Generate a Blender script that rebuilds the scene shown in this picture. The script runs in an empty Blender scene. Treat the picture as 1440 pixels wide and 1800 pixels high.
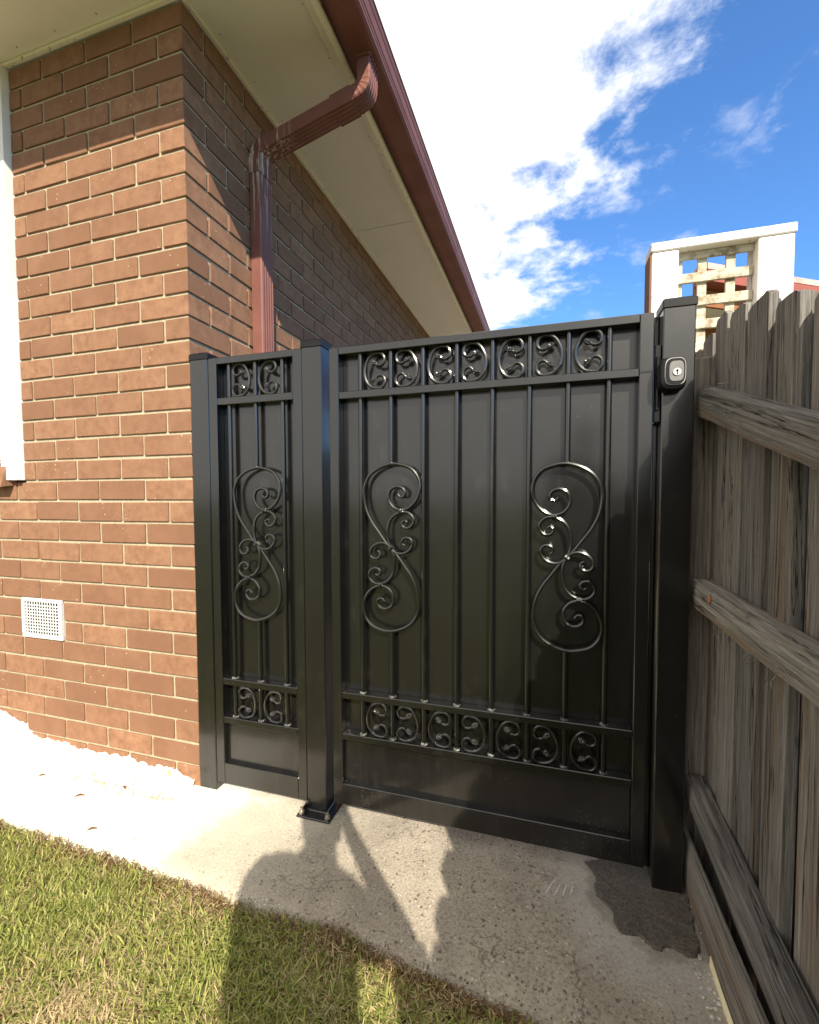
import bpy, bmesh, math, random
import numpy as np
from mathutils import Vector, Matrix, noise
random.seed(7)
rng = np.random.default_rng(11)
scene = bpy.context.scene
COL = scene.collection
G = 1.16            # camera height above the concrete path

# ------------------------------------------------------------------ camera
yaw, pit, rol = -0.29538426, -0.04372551, -0.00322451
fw = Vector((math.sin(yaw)*math.cos(pit), math.cos(yaw)*math.cos(pit), math.sin(pit)))
r0 = Vector((math.cos(yaw), -math.sin(yaw), 0)); u0 = r0.cross(fw)
rt = math.cos(rol)*r0 + math.sin(rol)*u0
up = -math.sin(rol)*r0 + math.cos(rol)*u0
cd = bpy.data.cameras.new('camera'); cam = bpy.data.objects.new('camera', cd); COL.objects.link(cam)
m3 = Matrix((rt, up, -fw)).transposed()
cam.matrix_world = Matrix.Translation((0, 0, G)) @ m3.to_4x4()
cd.sensor_fit = 'HORIZONTAL'; cd.sensor_width = 36; cd.lens = 36*790.083/1440
cd.shift_x = -4.8/1440; cd.shift_y = 10.8/1440
cd.clip_start = 0.02; cd.clip_end = 2000
scene.camera = cam

# ------------------------------------------------------------------ light
SUN = Vector((-.54, 1, -.847)).normalized()
elev = math.asin(-SUN.z); azim = math.atan2(-SUN.x, -SUN.y)
world = bpy.data.worlds.new('World'); scene.world = world; world.use_nodes = True
nt = world.node_tree; nt.nodes.clear(); L = nt.links
def wn(t, **k):
    n = nt.nodes.new(t)
    for a, b in k.items():
        if a in n.inputs: n.inputs[a].default_value = b
        else: setattr(n, a, b)
    return n
wout = wn('ShaderNodeOutputWorld'); bg = wn('ShaderNodeBackground', Strength=0.095)
sky = wn('ShaderNodeTexSky', sky_type='NISHITA', sun_disc=False, sun_elevation=elev, sun_rotation=azim,
         altitude=50.0, air_density=1.0, dust_density=0.3, ozone_density=3.0)
tc = wn('ShaderNodeTexCoord')
sep = wn('ShaderNodeSeparateXYZ'); L.new(tc.outputs['Generated'], sep.inputs[0])
def wm(op, a, b=None, c=None):
    n = wn('ShaderNodeMath', operation=op)
    for i, v in enumerate((a, b, c)):
        if v is None: continue
        if isinstance(v, (int, float)): n.inputs[i].default_value = v
        else: L.new(v, n.inputs[i])
    return n.outputs[0]
X, Y, Z = sep.outputs
zz = wm('ADD', wm('MAXIMUM', Z, 0.0), 0.15)
px, py = wm('DIVIDE', X, zz), wm('DIVIDE', Y, zz)       # where the view ray meets a flat cloud layer
comb = wn('ShaderNodeCombineXYZ'); L.new(px, comb.inputs[0]); L.new(py, comb.inputs[1])
def wnoise(scale, detail, rough, off, dist=0.0):
    mp = wn('ShaderNodeMapping'); mp.inputs['Location'].default_value = off; L.new(comb.outputs[0], mp.inputs[0])
    n = wn('ShaderNodeTexNoise', Scale=scale, Detail=detail, Roughness=rough, Distortion=dist); L.new(mp.outputs[0], n.inputs[0])
    return n.outputs[0]
n1 = wnoise(1.6, 3, .5, (3.1, 1.7, 0)); n2 = wnoise(6.0, 10, .64, (0.4, 2.2, 0), .15); n3 = wnoise(3.4, 8, .6, (8.2, 5.1, 0), .25)
# the bank of cloud lies over the house side, its edge runs away from the viewer
edge = wm('SUBTRACT', 0.18, px)
edge = wm('ADD', edge, wm('MULTIPLY', wm('SUBTRACT', 1.12, py), 0.36))
edge = wm('ADD', edge, wm('MULTIPLY', wm('SUBTRACT', n1, .5), 0.55))
edge = wm('ADD', edge, wm('MULTIPLY', wm('SUBTRACT', n2, .5), 1.0))
def wramp(v, a, b):
    n = wn('ShaderNodeMapRange'); n.interpolation_type = 'SMOOTHSTEP'
    n.inputs['From Min'].default_value = a; n.inputs['From Max'].default_value = b; L.new(v, n.inputs[0]); return n.outputs[0]
bank = wramp(edge, -.06, .2)
# thin torn cloud on the clear side, densest near the bank
wis = wramp(wm('ADD', wm('ADD', n3, wm('MULTIPLY', wm('MINIMUM', wm('MAXIMUM', wm('SUBTRACT', .55, py), 0.0), 1.0), .16)), wm('ADD', wm('MULTIPLY', wm('SUBTRACT', n2, .5), .5), wm('MULTIPLY', wm('MINIMUM', wm('ADD', edge, .35), 0.12), .55))), .59, .84)
mask = wm('MAXIMUM', bank, wm('MULTIPLY', wis, .5))
mix = wn('ShaderNodeMix', data_type='RGBA'); L.new(mask, mix.inputs['Factor'])
skyc = wn('ShaderNodeMix', data_type='RGBA', blend_type='MULTIPLY'); skyc.inputs['Factor'].default_value = 1
L.new(sky.outputs[0], skyc.inputs['A']); skyc.inputs['B'].default_value = (.90, 1.38, 1.84, 1)
L.new(skyc.outputs['Result'], mix.inputs['A'])
cc = wn('ShaderNodeMix', data_type='RGBA'); L.new(wramp(edge, .0, .35), cc.inputs['Factor'])
cc.inputs['A'].default_value = (7.2, 7.6, 8.6, 1); cc.inputs['B'].default_value = (9.6, 9.3, 8.8, 1)
L.new(cc.outputs['Result'], mix.inputs['B'])
L.new(mix.outputs['Result'], bg.inputs[0]); L.new(bg.outputs[0], wout.inputs[0])

sd = bpy.data.lights.new('sun', 'SUN'); sd.energy = 5.0; sd.angle = math.radians(.5); sd.color = (1, .915, .76)
so = bpy.data.objects.new('sun', sd); COL.objects.link(so); so.rotation_euler = SUN.to_track_quat('-Z', 'Y').to_euler()
so.location = (3, -6, 6)
vs = scene.view_settings
vs.view_transform = 'Standard'; vs.look = 'None'; vs.gamma = 1; vs.use_curve_mapping = False; vs.exposure = 0.66

# ------------------------------------------------------------------ materials
def srgb(r, g, b):
    f = lambda c: (c/255/12.92) if c/255 <= .04045 else ((c/255+.055)/1.055)**2.4
    return (f(r), f(g), f(b), 1)
class Mat:
    def __init__(s, name, base=(.5, .5, .5), rough=.6, spec=.5, metal=0):
        s.m = bpy.data.materials.new(name); s.m.use_nodes = True; s.t = s.m.node_tree
        s.b = s.t.nodes['Principled BSDF']; s.set('Roughness', rough); s.set('Metallic', metal)
        s.set('Specular IOR Level', spec); s.set('Base Color', (*base[:3], 1))
    def set(s, k, v):
        if hasattr(v, 'is_linked') or hasattr(v, 'links'): s.t.links.new(v, s.b.inputs[k])
        else: s.b.inputs[k].default_value = v
    def n(s, t, ins=None, **k):
        n = s.t.nodes.new(t)
        for a, b in k.items(): setattr(n, a, b)
        for a, b in (ins or {}).items():
            if hasattr(b, 'links'): s.t.links.new(b, n.inputs[a])
            else: n.inputs[a].default_value = b
        return n
    def coord(s, scale=(1, 1, 1), rand=True):
        o = s.n('ShaderNodeTexCoord').outputs['Object']
        if rand:
            r = s.n('ShaderNodeObjectInfo').outputs['Random']
            v = s.n('ShaderNodeVectorMath', {0: (37.1, 51.3, 23.7)}, operation='SCALE'); s.t.links.new(r, v.inputs['Scale'])
            o = s.n('ShaderNodeVectorMath', {0: o, 1: v.outputs[0]}, operation='ADD').outputs[0]
        return s.n('ShaderNodeMapping', {0: o, 'Scale': scale}).outputs[0]
    def noise(s, co, scale, detail=4, rough=.55, dist=0.0):
        return s.n('ShaderNodeTexNoise', {'Vector': co, 'Scale': scale, 'Detail': detail, 'Roughness': rough, 'Distortion': dist}).outputs[0]
    def ramp(s, v, a, b, lo=0.0, hi=1.0):
        return s.n('ShaderNodeMapRange', {0: v, 1: a, 2: b, 3: lo, 4: hi}).outputs[0]
    def math(s, op, a, b=0.0, c=0.0):
        return s.n('ShaderNodeMath', {0: a, 1: b, 2: c}, operation=op).outputs[0]
    def mix(s, f, a, b, mode='MIX'):
        n = s.n('ShaderNodeMix', data_type='RGBA', blend_type=mode)
        for k, v in (('Factor', f), ('A', a), ('B', b)):
            i = [q for q in n.inputs if q.name == k and (q.type == 'RGBA' or k == 'Factor')][0]
            if hasattr(v, 'links'): s.t.links.new(v, i)
            else: i.default_value = v if k == 'Factor' else (*v[:3], 1)
        return [q for q in n.outputs if q.type == 'RGBA'][0]
    def bump(s, h, strength=.3, dist=.002):
        s.set('Normal', s.n('ShaderNodeBump', {'Height': h, 'Strength': strength, 'Distance': dist}).outputs[0])
    def rand(s): return s.n('ShaderNodeObjectInfo').outputs['Random']

def m_brick(rest=False):
    M = Mat('brick_rest' if rest else 'brown_brick', rough=.85, spec=.25)
    co = M.coord(rand=True); r = M.rand()
    if rest: r = M.noise(M.n('ShaderNodeTexCoord').outputs['Object'], 3.0, 2)
    c = M.mix(r, (.205, .103, .059), (.325, .172, .098))
    n = M.noise(co, 26, 6, .65); c = M.mix(M.ramp(n, .35, .7), c, (.195, .098, .056))
    big = M.noise(co, 5, 3); c = M.mix(M.ramp(big, .45, .75, 0, .3), c, (.36, .20, .125))
    c = M.mix(M.ramp(M.noise(co, 110, 3, .7), .64, .74, 0, .4), c, (.13, .068, .045))
    sp = M.n('ShaderNodeTexVoronoi', {'Vector': co, 'Scale': 45.0}).outputs['Distance']
    spn = M.noise(co, 9, 2)
    spots = M.math('MULTIPLY', M.ramp(sp, .13, .07), M.ramp(spn, .56, .64))
    c = M.mix(spots, c, (.66, .52, .36))
    M.set('Base Color', c); M.bump(M.math('ADD', n, M.noise(co, 160, 3)), .35, .0018); return M.m
def m_mortar():
    M = Mat('mortar', rough=.95, spec=.1); co = M.coord(rand=False); n = M.noise(co, 60, 5)
    M.set('Base Color', M.mix(M.ramp(n, .3, .7), (.36, .315, .215), (.48, .425, .30))); M.bump(n, .5, .003); return M.m
def m_smear():
    M = Mat('white_render_slop', rough=.95, spec=.1); co = M.coord(rand=False); n = M.noise(co, 18, 6, .65)
    M.set('Base Color', M.mix(M.ramp(n, .60, .66), (.82, .80, .74), (.40, .30, .17))); M.bump(M.noise(co, 40, 6), .12, .002); return M.m
def m_black(name='black_powder_coat', base=.0025, rough=.34):
    M = Mat(name, rough=rough, spec=.34); co = M.coord(rand=False)
    n = M.noise(co, 7, 6, .7); d = M.noise(M.coord((1, 1, .35), False), 30, 5, .7)
    dust = M.math('MULTIPLY', M.ramp(n, .5, .78), M.ramp(d, .48, .75))
    sp = M.n('ShaderNodeTexVoronoi', {'Vector': co, 'Scale': 55.0}).outputs['Distance']
    fleck = M.math('MULTIPLY', M.ramp(sp, .07, .03), M.ramp(M.noise(co, 6, 2), .6, .66))
    c = M.mix(M.math('MULTIPLY', dust, .5), (base, base, base*.98), (.060, .056, .050))
    c = M.mix(fleck, c, (.32, .30, .26))
    zz = M.n('ShaderNodeSeparateXYZ', {0: M.n('ShaderNodeTexCoord').outputs['Object']}).outputs[2]
    low = M.ramp(zz, .55, .05); sp2 = M.n('ShaderNodeTexVoronoi', {'Vector': co, 'Scale': 95.0}).outputs['Distance']
    splash = M.math('MULTIPLY', M.math('MULTIPLY', M.ramp(sp2, .22, .10), M.ramp(M.noise(co, 5, 4), .50, .62)), low)
    c = M.mix(M.math('MULTIPLY', splash, .7), c, (.16, .145, .115))
    film = M.math('MULTIPLY', M.ramp(M.noise(M.coord((1, 1, .12), False), 22, 6, .7), .48, .75), M.ramp(zz, .9, .05))
    c = M.mix(M.math('MULTIPLY', film, .12), c, (.075, .068, .055)); M.set('Base Color', c)
    M.set('Roughness', M.ramp(M.noise(co, 4, 5, .65), .3, .7, rough-.04, rough+.06))
    M.set('Coat Weight', .9); M.set('Coat IOR', 1.58)
    M.set('Coat Roughness', M.ramp(M.noise(co, 3, 5, .6), .3, .7, .11, .19))
    M.bump(M.noise(co, 500, 2), .08, .0006); return M.m
def m_wood(axis, name, tint=0.0):
    sc = {'Z': (1, 1, .03), 'Y': (1, .03, 1), 'X': (.03, 1, 1)}[axis]
    M = Mat(name, rough=.92, spec=.12)
    def gn(k, d, r, dist=0.0): return M.noise(M.coord(tuple(q*k for q in sc)), 1.0, d, r, dist)
    g = gn(170, 8, .75, .4); fine = gn(330, 4, .7, .2); wide = gn(18, 4, .6, .4); band = gn(48, 5, .65, .6); ck = gn(15, 6, .66, .7)
    c = M.mix(M.ramp(g, .32, .68), (.080, .077, .073), (.42, .40, .372))
    c = M.mix(M.ramp(band, .50, .62, 0, .55), c, (.20, .175, .145))
    c = M.mix(M.ramp(wide, .54, .64, 0, .7), c, (.24, .170, .115))
    c = M.mix(M.ramp(wide, .45, .30, 0, .6), c, (.15, .155, .140))
    c = M.mix(M.ramp(band, .42, .32, 0, .65), c, (.085, .078, .070))
    c = M.mix(M.ramp(fine, .62, .74, 0, .7), c, (.62, .59, .55))
    crack = M.ramp(M.math('ABSOLUTE', M.math('SUBTRACT', ck, .5)), .002, .010, 1, 0)
    crack = M.math('MULTIPLY', crack, M.ramp(band, .40, .56))
    v = M.mix(M.rand(), (.60, .60, .62), (1.12, 1.08, 1.02)); c = M.mix(1.0, c, v, 'MULTIPLY')
    c = M.mix(M.math('MULTIPLY', crack, .92), c, (.014, .012, .010))
    h = M.math('SUBTRACT', M.math('ADD', g, M.math('MULTIPLY', fine, .5)), M.math('MULTIPLY', crack, 1.5))
    M.set('Base Color', c); M.bump(h, .9, .004); return M.m
def m_paint(name, a, b, rough=.5, scale=14, lo=.5, hi=.75, spec=.4):
    M = Mat(name, rough=rough, spec=spec); co = M.coord(rand=False); n = M.noise(co, scale, 6, .65)
    M.set('Base Color', M.mix(M.ramp(n, lo, hi), a, b)); M.bump(M.noise(co, 90, 4), .12, .002); return M.m
def m_downpipe():
    M = Mat('maroon_pipe_paint', rough=.5, spec=.28); co = M.coord(rand=False)
    n = M.noise(co, 12, 5); c = M.mix(n, (.16, .062, .048), (.24, .100, .078))
    drip = M.noise(M.coord((70, 70, 3.0), False), 1.0, 5, .7, .4)
    zz = M.n('ShaderNodeSeparateXYZ', {0: M.n('ShaderNodeTexCoord').outputs['Object']}).outputs[2]
    xx = M.n('ShaderNodeSeparateXYZ', {0: M.n('ShaderNodeTexCoord').outputs['Object']}).outputs[0]; near = M.math('MULTIPLY', M.ramp(zz, 2.35, 2.72, .0, 1), M.ramp(xx, .24, .13)); c = M.mix(M.math('MULTIPLY', M.ramp(drip, .53, .58), M.math('MULTIPLY', near, M.ramp(zz, 2.90, 2.84))), c, (.55, .50, .40))
    M.set('Base Color', c); M.bump(n, .1, .002); return M.m
def m_concrete(wet=False):
    M = Mat('wet_cement' if wet else 'path_concrete', rough=.55 if wet else .88, spec=.4 if wet else .25)
    o = M.n('ShaderNodeTexCoord').outputs['Object']; co = o
    n = M.noise(co, 9, 8, .68); f = M.noise(co, 130, 5, .75)
    if wet:
        c = M.mix(M.ramp(f, .35, .7), (.065, .056, .044), (.21, .185, .15)); M.set('Base Color', c); M.bump(f, .9, .008); return M.m
    c = M.mix(M.ramp(n, .3, .7), (.23, .196, .158), (.41, .358, .285))
    c = M.mix(M.ramp(f, .38, .68, 0, .8), c, (.53, .465, .375))
    c = M.mix(M.ramp(f, .46, .34, 0, .85), c, (.13, .105, .08))
    for sc, th, colr, k in ((62, .20, (.10, .085, .07), .42), (38, .16, (.12, .10, .085), .56), (85, .2, (.62, .58, .5), .5)):
        wv = M.n('ShaderNodeVectorMath', {0: co, 1: M.n('ShaderNodeVectorMath', {0: M.n('ShaderNodeTexNoise', {'Vector': co, 'Scale': 30.0}).outputs['Color'], 1: (.03, .03, .03)}, operation='MULTIPLY').outputs[0]}, operation='ADD').outputs[0]
        vn = M.n('ShaderNodeTexVoronoi', {'Vector': wv, 'Scale': float(sc)})
        sel = M.n('ShaderNodeSeparateColor', {0: vn.outputs['Color']}).outputs[0]
        st = M.math('MULTIPLY', M.ramp(vn.outputs['Distance'], th+.08, th), M.ramp(sel, k+.3, k+.32))
        c = M.mix(M.math('MULTIPLY', st, .85), c, colr)
    stn = M.noise(co, 2.6, 5, .6); c = M.mix(M.ramp(stn, .50, .66, 0, .45), c, (.19, .155, .12))
    ckn = M.n('ShaderNodeTexNoise', {'Vector': co, 'Scale': 1.7, 'Detail': 6.0, 'Roughness': .55}).outputs[0]
    c = M.mix(M.ramp(M.math('ABSOLUTE', M.math('SUBTRACT', ckn, .53)), .0012, .0032, .55, 0), c, (.10, .08, .065))
    # the white lime-wash left on the slab beside the house wall
    s = M.n('ShaderNodeSeparateXYZ', {0: o}).outputs
    lim = M.math('ADD', M.math('ADD', s[0], M.math('MULTIPLY', M.math('SUBTRACT', s[1], 1.2), -.35)), M.math('MULTIPLY', M.math('SUBTRACT', M.noise(co, 6, 7, .7), .5), .55))
    lime = M.ramp(lim, -1.10, -1.24)
    lime = M.math('MULTIPLY', lime, M.ramp(M.noise(co, 55, 3), .30, .36))
    c = M.mix(lime, c, (.84, .83, .79))
    soft = M.math('MULTIPLY', M.ramp(lim, -.62, -1.15), .55); c = M.mix(soft, c, (.76, .70, .56))
    # pale lime bloom around the new cement at the fence post
    d2 = M.n('ShaderNodeVectorMath', {0: o, 1: (.31, 1.41, 0.0)}, operation='DISTANCE').outputs['Value']
    dd = M.math('ADD', d2, M.math('MULTIPLY', M.math('SUBTRACT', M.noise(co, 11, 6, .65), .5), .16))
    c = M.mix(M.math('MULTIPLY', M.ramp(dd, .34, .24), .45), c, (.50, .485, .46))
    c = M.mix(M.math('MULTIPLY', M.ramp(dd, .20, .165), .5), c, (.17, .15, .12))
    M.set('Base Color', c); M.bump(M.math('ADD', f, n), .6, .004); return M.m
def m_attr(name, rough=.7, trans=.35):
    M = Mat(name, rough=rough, spec=.2); at = M.n('ShaderNodeAttribute', attribute_name='tint').outputs['Color']
    M.set('Base Color', at)
    tr = M.n('ShaderNodeBsdfTranslucent', {'Color': at}); mx = M.n('ShaderNodeMixShader', {0: trans, 1: M.b.outputs[0], 2: tr.outputs[0]})
    M.t.links.new(mx.outputs[0], M.t.nodes['Material Output'].inputs[0]); return M.m
def m_soil():
    M = Mat('lawn_soil', rough=.95, spec=.1); co = M.n('ShaderNodeTexCoord').outputs['Object']
    n = M.noise(co, 14, 8, .7); c = M.mix(M.ramp(n, .35, .65), (.075, .090, .028), (.15, .13, .065))
    c = M.mix(M.ramp(M.noise(co, .35, 4), .4, .7, 0, .7), c, (.105, .135, .040)); M.set('Base Color', c); M.bump(n, .8, .02); return M.m

BRICK, BRICKR, MORTAR, SMEAR = m_brick(), m_brick(True), m_mortar(), m_smear()
BLACK = m_black(); SHEET = m_black('black_sheet', .0035, .33)
WZ, WY, WX = m_wood('Z', 'weathered_paling'), m_wood('Y', 'weathered_rail'), m_wood('X', 'weathered_board')
CREAM = m_paint('cream_soffit_paint', (.83, .80, .71), (.78, .75, .65), .6, 5)
CREAM2 = m_paint('cream_bead_paint', (.84, .79, .66), (.30, .23, .15), .6, 45, .60, .70)
MAROON = m_paint('maroon_gutter_paint', (.235, .100, .085), (.18, .072, .060), .55, 6, .4, .7, .22)
PIPE = m_downpipe()
WHITE = m_paint('white_trim_paint', (.86, .86, .83), (.80, .79, .74), .45, 8)
OLDWHITE = m_paint('flaking_white_paint', (.84, .80, .76), (.45, .33, .20), .7, 26, .60, .70)
LATTICE = m_paint('flaking_lattice_paint', (.56, .50, .39), (.27, .205, .13), .85, 24, .48, .62)
REDSILL = m_paint('red_sill_paint', (.36, .075, .05), (.28, .06, .04), .5, 20)
BLIND = m_paint('beige_blind', (.52, .45, .33), (.46, .40, .29), .9, 60)
VENT = m_paint('white_vent_plastic', (.62, .62, .60), (.46, .44, .40), .5, 30, .6, .8)
DARK = Mat('painted_hollow_dark', (.01, .009, .008), .95, .05).m  # near-black colour painting the shade inside vent and keyhole
STEEL = m_paint('zinc_steel', (.55, .50, .42), (.40, .30, .20), .35, 60)
for b in [n for n in STEEL.node_tree.nodes if n.type == 'BSDF_PRINCIPLED']: b.inputs['Metallic'].default_value = .8
SILVER = Mat('brushed_silver', (.42, .42, .41), .38, .5, .9).m
LOCKBLK = Mat('black_lock_plastic', (.006, .006, .007), .28, .3).m
CONC, WETC, SOIL = m_concrete(), m_concrete(True), m_soil()
GRASS, LEAF = m_attr('grass_blade'), m_attr('dry_leaf', .8, .15)
REDROOF = m_paint('red_roof_metal', (.30, .085, .060), (.22, .06, .045), .6, 5)
ORANGE = m_paint('orange_brown_timber', (.30, .115, .045), (.22, .08, .03), .7, 8)
GLASS = Mat('window_glass', (.02, .025, .03), .05, .8).m
TILE = m_paint('roof_tile', (.22, .085, .055), (.15, .06, .04), .8, 9)
SKIN = Mat('skin', (.50, .30, .21), .55).m
SHIRT = Mat('navy_shirt', (.02, .025, .045), .9).m
JEANS = Mat('dark_trousers', (.03, .033, .045), .9).m
HAIR = Mat('dark_hair', (.02, .014, .01), .6).m
PHONE = Mat('phone_glass', (.01, .01, .012), .12).m
QUARTZ = m_paint('pale_stone_chip', (.55, .52, .47), (.30, .26, .22), .7, 60)

# ------------------------------------------------------------------ mesh helpers
class MB:
    def __init__(s): s.v = []; s.f = []
    def add(s, vs, fs):
        o = len(s.v); s.v += [tuple(v) for v in vs]; s.f += [tuple(i+o for i in f) for f in fs]; return s
    def box(s, x0, x1, y0, y1, z0, z1, ch=0.0):
        if not ch:
            return s.add([(x0,y0,z0),(x1,y0,z0),(x1,y1,z0),(x0,y1,z0),(x0,y0,z1),(x1,y0,z1),(x1,y1,z1),(x0,y1,z1)],
                  [(0,3,2,1),(4,5,6,7),(0,1,5,4),(1,2,6,5),(2,3,7,6),(3,0,4,7)])
        bm = bmesh.new(); bmesh.ops.create_cube(bm, size=1)
        for v in bm.verts: v.co = Vector(((x0+x1)/2+v.co.x*(x1-x0), (y0+y1)/2+v.co.y*(y1-y0), (z0+z1)/2+v.co.z*(z1-z0)))
        bmesh.ops.bevel(bm, geom=list(bm.edges), offset=ch, segments=1, affect='EDGES')
        bm.verts.index_update(); s.add([v.co[:] for v in bm.verts], [[v.index for v in f.verts] for f in bm.faces]); bm.free(); return s
    def prism(s, prof, fn, a, b, cap=True):
        """profile points (u,v) placed by fn(u,v,t) at t=a and t=b"""
        n = len(prof); vs = [fn(u, v, a) for u, v in prof]+[fn(u, v, b) for u, v in prof]
        fs = [(i, (i+1) % n, n+(i+1) % n, n+i) for i in range(n)]
        if cap: fs += [tuple(range(n-1, -1, -1)), tuple(range(n, 2*n))]
        return s.add(vs, fs)
    def tube(s, pts, r, n=8, cap=True, flat=1.0):
        pts = [Vector(p) for p in pts]; rings = []; T = []
        for i in range(len(pts)):
            T.append((pts[min(i+1, len(pts)-1)]-pts[max(i-1, 0)]).normalized())
        a = Vector((0, 1, 0)) if abs(T[0].y) < .9 else Vector((1, 0, 0))
        N = (a-T[0]*a.dot(T[0])).normalized()
        for i, p in enumerate(pts):
            N = (N-T[i]*N.dot(T[i])).normalized(); B = T[i].cross(N)
            rr = r[i] if hasattr(r, '__len__') else r
            rings.append([p+(N*math.cos(2*math.pi*k/n)*rr*flat+B*math.sin(2*math.pi*k/n)*rr) for k in range(n)])
        vs = [v for q in rings for v in q]; fs = []
        for i in range(len(pts)-1):
            for k in range(n): fs.append((i*n+k, i*n+(k+1) % n, (i+1)*n+(k+1) % n, (i+1)*n+k))
        if cap: fs += [tuple(range(n-1, -1, -1)), tuple(range((len(pts)-1)*n, len(pts)*n))]
        return s.add(vs, fs)
    def build(s, name, mat, parent=None, smooth=False, label=None, kind=None):
        me = bpy.data.meshes.new(name); off = Vector(parent_loc(parent))
        me.from_pydata([tuple(Vector(v)-off) for v in s.v], [], s.f); me.materials.append(mat)
        bm = bmesh.new(); bm.from_mesh(me); bmesh.ops.recalc_face_normals(bm, faces=bm.faces)
        if smooth:
            for f in bm.faces: f.smooth = True
            for e in bm.edges:
                if len(e.link_faces) == 2 and e.calc_face_angle(0) > .7: e.smooth = False
        bm.to_mesh(me); bm.free()
        o = bpy.data.objects.new(name, me); COL.objects.link(o)
        if parent: o.parent = parent
        if label: o['label'] = label
        if kind: o['kind'] = kind
        return o
ABS = {}
def parent_loc(p):
    l = Vector((0, 0, 0))
    while p: l += p.location; p = p.parent
    return l
def thing(name, loc, label, cat, group=None):
    o = bpy.data.objects.new(name, None); COL.objects.link(o); o.location = loc; o.empty_display_size = .1
    o['label'] = label; o['category'] = cat
    if group: o['group'] = group
    return o
def tag(o, label, cat, group=None):
    o['label'] = label; o['category'] = cat
    if group: o['group'] = group
    return o
def catmull(P, k=6, closed=False):
    P = [Vector(p) for p in P]; out = []
    for i in range(len(P)-1):
        a, b, c, d = P[max(i-1, 0)], P[i], P[i+1], P[min(i+2, len(P)-1)]
        for j in range(k):
            t = j/k; out.append(.5*((2*b)+(c-a)*t+(2*a-5*b+4*c-d)*t*t+(3*b-a-3*c+d)*t**3))
    out.append(P[-1]); return out
def copy_tree(o, parent=None):
    c = o.copy(); COL.objects.link(c); c.parent = parent
    for ch in list(o.children): copy_tree(ch, c)
    return c

YW = 1.441                     # plane of the front wall and of the gate's face
XW = -1.34                     # plane of the house's side wall

# ------------------------------------------------------------------ ground
def sheet(name, xs, ys, zf, mat, kind='structure'):
    vs = [(x, y, zf(x, y)) for y in ys for x in xs]; nx = len(xs)
    fs = [(j*nx+i, j*nx+i+1, (j+1)*nx+i+1, (j+1)*nx+i) for j in range(len(ys)-1) for i in range(nx-1)]
    b = MB().add(vs, fs); return b.build(name, mat, None, True, None, kind)
sheet('ground', [-400, -60, -12, -6, -4, -3, -2, -1, 0, 1, 2, 3, 6, 12, 60, 400], [-400, -60, -12, -6, -3, -2, -1, 0, .5, 1, 1.5, 3, 8, 20, 60, 400],
      lambda x, y: -.035, SOIL)
def lawn_edge(x):
    return np.interp(x, [-6, -2, -1.26, -.88, -.53, -.3, 0, .4], [1.14, 1.10, 1.085, 1.066, 1.07, 1.035, 1.0, .97]) + .012*noise.noise((x*9, 1.3, 0)) + .008*noise.noise((x*31, 4.3, 0))
def path_mesh():
    b = MB(); xs = np.arange(-6, .56, .02); rows = []
    for x in xs:
        e = lawn_edge(x)
        rows.append([(x, e-.012, -.05), (x, e, -.006)] + [(x, e+(YW+.02-e)*t, .003*noise.noise((x*5, t*4, 2))-.012*max(0, (x+.3))*(1 if t < 1 else 1)) for t in (.04, .15, .3, .45, .6, .75, .9, 1)] + [(x, 9.0, -.006)])
    n = len(rows[0]); vs = [p for r in rows for p in r]
    fs = [(i*n+j, (i+1)*n+j, (i+1)*n+j+1, i*n+j+1) for i in range(len(xs)-1) for j in range(n-1)]
    return b.add(vs, fs).build('path', CONC, None, True, None, 'structure')
path = path_mesh()
# new cement where the gate post was dug in beside the fence
def blob_patch(outline, z, edge_z, name, mat, parent, jag=.012):
    P = catmull([(x, y, 0) for x, y in outline]+[(*outline[0], 0)], 18)[:-1]
    P = [Vector((.31, 1.41, 0))+(p-Vector((.31, 1.41, 0)))*.93 for p in P]; c = sum(P, Vector())/len(P); vs = []; n = len(P)
    for k, (s, h) in enumerate(((1.0, edge_z), (.95, z*.75), (.7, z), (.35, z))):
        for i, p in enumerate(P):
            q = c+(p-c)*s*(1+jag*(4*noise.noise((p.x*16, p.y*16, 1))+4*noise.noise((p.x*48, p.y*48, 1))+2.5*noise.noise((p.x*140, p.y*140, 1)))); vs.append((q.x, q.y, h+(.004*noise.noise((q.x*40, q.y*40, 3)) if k else 0)))
    vs.append((c.x, c.y, z)); fs = []
    for k in range(3):
        for i in range(n): fs.append((k*n+i, k*n+(i+1) % n, (k+1)*n+(i+1) % n, (k+1)*n+i))
    for i in range(n): fs.append((3*n+i, 3*n+(i+1) % n, 4*n))
    return MB().add(vs, fs).build(name, mat, parent, True)
blob_patch([(.10, 1.50), (.13, 1.44), (.12, 1.38), (.165, 1.32), (.18, 1.25), (.235, 1.255), (.27, 1.225), (.315, 1.245), (.36, 1.235), (.392, 1.262), (.405, 1.40), (.41, 1.52), (.25, 1.55)],
           .0015, -.014, 'cement_patch', WETC, path)
for (x, y, a, l) in ((.015, 1.36, 1.15, .070), (.035, 1.352, 1.2, .050), (.055, 1.357, 1.3, .045), (.075, 1.362, 1.3, .035)):
    b = MB(); d = Vector((math.cos(a), math.sin(a), 0)); nn = Vector((-d.y, d.x, 0))
    q = [Vector((x, y, -.0005-.012*max(0, x+.3)))+d*(t-.5)*l+nn*w*(1.1-abs(t-.5)) for w in (-.0009, .0009) for t in (0, .3, .6, 1)]
    for v in q: v.z += .004
    b.add(q, [(0, 1, 5, 4), (1, 2, 6, 5), (2, 3, 7, 6)]).build('chalk_scratch', WHITE, path)

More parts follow.
